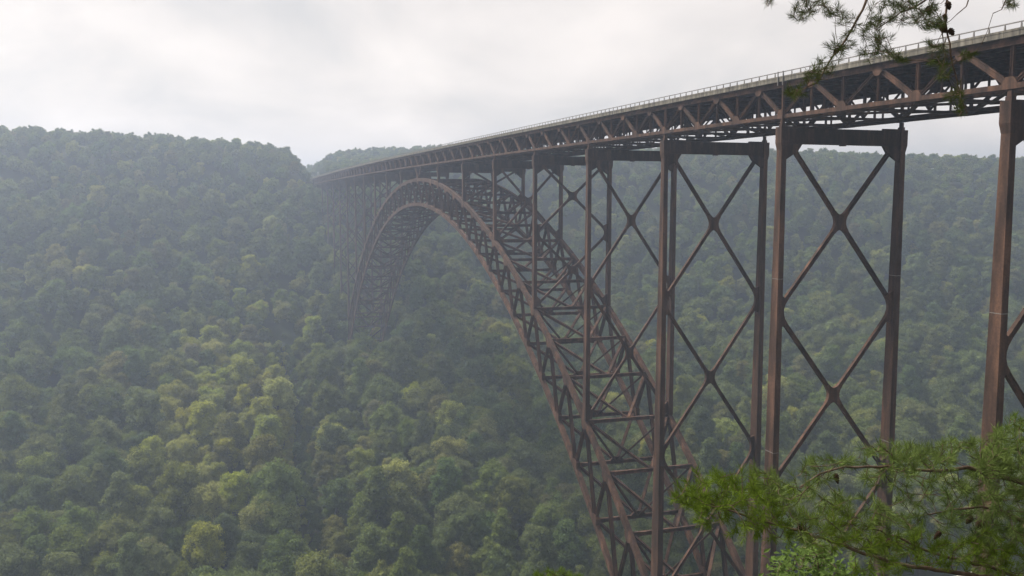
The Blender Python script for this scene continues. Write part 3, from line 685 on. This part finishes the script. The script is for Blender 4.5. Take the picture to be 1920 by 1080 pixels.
def needles(pts, par, tips, g, per=64, ln=0.055, wd=0.0013, shoot=0.06):
    V = []; 
    for t in tips:
        p = pts[t]; a = pts[par[t]]; d = p-a; d = d/(np.linalg.norm(d)+1e-9) + np.array((0, 0, 0.25)) + g.normal(size=3)*0.22; d /= np.linalg.norm(d)
        n = int(per*g.uniform(0.6, 1.3)); f = g.random(n)**0.8; S = p[None] + d*((f-0.75)*shoot*g.uniform(0.8, 1.3))[:, None]
        e = g.normal(size=(n, 3)); e -= (e@d)[:, None]*d; e /= np.linalg.norm(e, axis=1)[:, None]
        an = np.radians(g.uniform(22, 72, n)*(1.1-0.45*f)); dv = d*np.cos(an)[:, None]+e*np.sin(an)[:, None]
        L = ln*g.uniform(0.7, 1.2, n)[:, None]; side = np.cross(dv, g.normal(size=(n, 3))); side /= np.linalg.norm(side, axis=1)[:, None]; s2 = np.cross(dv, side)
        mid = S + dv*L*0.5 + e*L*0.03
        V.append(np.stack([S-side*wd*0.6, S+side*wd*0.6, mid+side*wd+s2*wd*0.5, mid-side*wd+s2*wd*0.5, S+dv*L], 1))
    V = np.concatenate(V).reshape(-1, 3); n = len(V)//5; b = (np.arange(n)*5)[:, None]
    F = np.concatenate([b+np.array([[0, 1, 2]]), b+np.array([[0, 2, 3]]), b+np.array([[3, 2, 4]])])
    return V, F
def blob_points(blobs, g, dens=0.8):
    out = []
    for cx, cy, rx, ry, n, dp in blobs:
        for _ in range(int(n*dens+0.5)):
            a = g.uniform(0, 6.283); q = math.sqrt(g.random()); out.append((cx+math.cos(a)*rx*q, cy+math.sin(a)*ry*q, dp+g.normal()*0.22))
    return out
def pine(label, trunk_px, trunk_top, limbs, blobs, cones, seed, rad=(0.017, 0.004), tr=0.11, dens=0.8, per=58, ln=0.048, name='pine_tree', nm=None, wd=0.0011):
    g = np.random.default_rng(seed); p0 = at(*trunk_px); gz = float(ground(p0[0], p0[1])); O = np.array((p0[0], p0[1], gz))
    T = empty(name, O); tag(T, label, 'tree')
    L3 = [[at(*q) for q in l] for l in limbs]
    if tr:
        z1 = trunk_top; mb = MB(); zs = np.linspace(gz-0.6, z1, 12)
        tube(mb, [(p0[0]+0.05*math.sin(i*1.3), p0[1]+0.05*math.cos(i*0.9), z) for i, z in enumerate(zs)], [tr*(1-0.8*i/11) for i in range(12)], 10)
        mb.build('trunk', BARK, T, smooth=True)
    tp_ = [at(*q) for q in blob_points(blobs, g, dens)]
    own = [[] for _ in L3]; seg = [np.concatenate([np.linspace(a, b, 12) for a, b in zip(l[:-1], l[1:])]) for l in L3]
    for t in tp_: own[int(np.argmin([np.min(np.linalg.norm(sg-t, axis=1)) for sg in seg]))].append(t)
    for l, tf in zip(L3, own):
        pts, par, tips, nl = grow(l, tf, g)
        V, F = wood(pts, par, nl, *rad)
        o = bpy.data.objects.new('branch', fast_mesh('branch', V-O, F, BARK, True)); COL.objects.link(o); o.parent = T
        if tips:
            V, F = needles(pts, par, tips, g, per, ln, wd)
            q = bpy.data.objects.new('needles', fast_mesh('needles', V-O, F, nm or NEEDLE)); COL.objects.link(q); q.parent = o; tag(q, kind='stuff')
    for c in cones:
        o = bpy.data.objects.new('pine_cone', CONE_ME); COL.objects.link(o); o.parent = T; o.location = at(*c)-O; o.rotation_euler = (g.normal()*0.4, g.normal()*0.4, g.uniform(0, 6)); o.scale = [g.uniform(0.8, 1.1)]*3
    return T
lowL = [[(2070,1150,5.05),(1960,1105,4.95),(1870,1085,4.9),(1772,1070,4.8),(1673,1057,4.75),(1600,1031,4.7),(1556,1015,4.65),(1510,997,4.6),(1460,985,4.6),(1400,968,4.55),(1340,948,4.55),(1300,930,4.5)],
        [(2070,1130,5.05),(1930,1090,5.05),(1876,1071,5.0),(1842,1059,5.0),(1772,1044,4.95),(1725,1028,4.9),(1680,1005,4.9),(1620,985,4.8)],
        [(2070,960,5.05),(1940,915,4.9),(1868,889,4.8),(1813,876,4.75),(1764,883,4.7),(1700,880,4.7),(1647,876,4.65),(1585,875,4.6),(1538,888,4.55),(1500,914,4.5)],
        [(2070,1040,5.05),(1930,985,5.1),(1880,960,5.0),(1840,950,5.0),(1790,955,5.0),(1740,965,4.95)],
        [(2070,900,5.05),(1985,850,5.0),(1930,815,5.0),(1900,795,4.95)]]
lowB = [(1375,922,105,48,115,4.55),(1290,938,38,20,14,4.5),(1330,955,50,30,26,4.5),(1465,945,85,48,105,4.6),(1400,995,60,18,14,4.55),(1480,1008,42,14,18,4.6),(1590,965,75,38,70,4.7),(1560,880,60,22,26,4.6),(1510,905,30,18,10,4.5),
        (1680,858,85,26,62,4.7),(1800,858,100,30,95,4.75),(1895,850,50,50,85,4.8),(1640,1000,85,34,70,4.75),(1735,955,65,55,46,4.9),(1850,945,85,60,150,4.95),(1770,1035,130,32,120,4.9),(1885,1040,70,50,120,4.95),(1560,1010,50,20,22,4.65),(1905,795,24,14,8,4.95),
        (2050,800,120,120,60,5.1),(2100,1000,130,120,60,5.1),(1700,900,90,20,26,4.7),(1950,930,60,60,60,5.0),(1655,1066,60,14,20,4.8)]
pine('bright green pine reaching in from the lower right corner', (2070,1150,5.05), float(at(2070,560,5.05)[2]), lowL, lowB,
     [(1497,985,4.55),(1566,888,4.6),(1668,1010,4.7),(1822,968,4.9),(1840,978,4.9),(1916,925,4.9),(1763,997,4.9)], 21)
topL = [[(2480,-330,7.2),(2250,-230,6.5),(2050,-170,6.0),(1850,-110,5.6),(1700,-80,5.45),(1560,-60,5.3),(1440,-30,5.2)],
        [(1660,-72,5.4),(1630,-20,5.4),(1618,18,5.35),(1600,50,5.3),(1580,83,5.3),(1552,120,5.25),(1532,155,5.2),(1497,172,5.2),(1476,178,5.2)],
        [(1800,-100,5.55),(1778,-20,5.5),(1772,38,5.45),(1777,68,5.45),(1782,100,5.4),(1792,140,5.4),(1802,185,5.35),(1813,212,5.35)],
        [(1770,-90,5.5),(1752,-10,5.4),(1715,14,5.35),(1690,22,5.35),(1665,40,5.3),(1648,52,5.3),(1650,80,5.3)],
        [(1520,-52,5.25),(1514,-15,5.2),(1511,15,5.2)],
        [(1935,-135,5.8),(1900,-40,5.7),(1888,-5,5.65),(1878,18,5.65),(1862,25,5.65)],
        [(1840,-108,5.6),(1822,-20,5.55),(1812,12,5.55),(1794,27,5.55)]]
topB = [(1508,14,22,16,12,5.2),(1548,14,28,16,13,5.25),(1494,32,10,7,4,5.2),(1592,40,22,20,11,5.3),(1582,75,20,18,9,5.3),(1565,95,24,14,7,5.25),(1545,125,22,17,10,5.25),(1525,145,18,14,8,5.2),(1492,172,20,8,12,5.2),
        (1640,60,24,26,20,5.3),(1652,85,24,20,16,5.3),(1660,22,28,22,18,5.3),(1625,104,14,12,5,5.3),(1682,104,30,12,9,5.3),(1700,16,24,18,12,5.35),(1735,12,24,18,17,5.4),(1748,42,22,16,18,5.4),(1752,88,20,10,8,5.4),(1712,36,24,9,7,5.35),
        (1762,120,22,16,12,5.4),(1788,172,14,18,9,5.4),(1796,204,11,9,5,5.4),(1812,104,14,9,6,5.45),(1770,140,20,8,5,5.4),(1893,6,14,9,6,5.65),(1440,-4,9,8,4,5.2),(1700,-60,200,30,40,5.4),(1950,-120,150,40,30,5.8)]
pine('pine in dark silhouette whose drooping twigs and cones hang in from the top right', (2480,-330,7.2), float(at(2480,-900,7.2)[2]), topL, topB,
     [(1776,4,5.45),(1770,27,5.45),(1767,45,5.45),(1764,47,5.4),(1781,55,5.45),(1740,12,5.4),(1572,92,5.25)], 33, dens=1.25, rad=(0.010, 0.0028), tr=0.15, per=42, ln=0.043, nm=NEEDLE2, wd=0.0009)
pine('tip of a small bright green pine at the bottom edge beside the arch foot', (1045,1110,6.2), float(at(1045,1085,6.2)[2]),
     [[(1045,1140,6.2),(1044,1105,6.2),(1040,1080,6.2)], [(1046,1150,6.2),(1020,1110,6.15),(1008,1082,6.1)], [(1045,1145,6.2),(1062,1112,6.25),(1078,1088,6.25)]], [(1040,1080,30,10,22,6.2),(1010,1082,12,8,6,6.1),(1076,1086,14,7,6,6.25),(1040,1110,50,18,30,6.2)], [], 5, rad=(0.010, 0.003), tr=0.03, name='pine_sapling')
def sapling():
    g = np.random.default_rng(9); p0 = at(1560, 1180, 5.6); gz = float(ground(p0[0], p0[1])); O = np.array((p0[0], p0[1], gz)); T = empty('broadleaf_sapling', O)
    tag(T, 'light green broadleaf sapling below the pine branches at the bottom edge', 'sapling')
    limb = [np.array((p0[0], p0[1], gz)), p0, at(1545, 1110, 5.6), at(1530, 1040, 5.55)]
    tips = [at(*q) for q in blob_points([(1480,1050,28,12,16,5.5),(1540,1045,38,14,26,5.55),(1510,1072,70,14,36,5.5),(1600,1074,40,12,18,5.6),(1540,1110,110,30,40,5.6)], g)]
    pts, par, tp2, nl = grow(limb, tips, g); V, F = wood(pts, par, nl, 0.018, 0.004)
    o = bpy.data.objects.new('stem', fast_mesh('stem', V-O, F, BARK, True)); COL.objects.link(o); o.parent = T
    Q = []
    for t in tp2:
        for _ in range(9):
            c = pts[t] + g.normal(size=3)*0.035; n = np.array((0, 0, 1.0)) + g.normal(size=3)*0.45; n /= np.linalg.norm(n); a = np.cross(n, g.normal(size=3)); a /= np.linalg.norm(a); b = np.cross(n, a); s_ = g.uniform(0.016, 0.030)
            Q.append([c-a*s_, c-a*s_*0.2+b*s_*0.5+n*s_*0.15, c+a*s_*1.1-n*s_*0.2, c-a*s_*0.2-b*s_*0.5+n*s_*0.15])
    V = np.array(Q).reshape(-1, 3); F = np.arange(len(V)).reshape(-1, 4); F = np.concatenate([F[:, [0, 1, 2]], F[:, [0, 2, 3]]])
    o = bpy.data.objects.new('leaves', fast_mesh('leaves', V-O, F, SAPL)); COL.objects.link(o); o.parent = T; tag(o, kind='stuff')
sapling()

# ------------------------------------------------------------------ haze
hz = MB().box((-4200, -4200, -272), (4200, 4200, 76)); HAZE = bpy.data.materials.new('haze'); HAZE.use_nodes = True
_t = HAZE.node_tree; _t.nodes.clear(); _o = N(_t, 'ShaderNodeOutputMaterial'); _v = N(_t, 'ShaderNodeVolumePrincipled')
_v.inputs['Color'].default_value = (0.58, 0.695, 0.92, 1); _v.inputs['Density'].default_value = 0.00046; _v.inputs['Anisotropy'].default_value = 0.6
_t.links.new(_v.outputs[0], _o.inputs['Volume'])
tag(hz.build('haze', HAZE), 'pale blue summer haze filling the gorge', None, None, 'stuff')
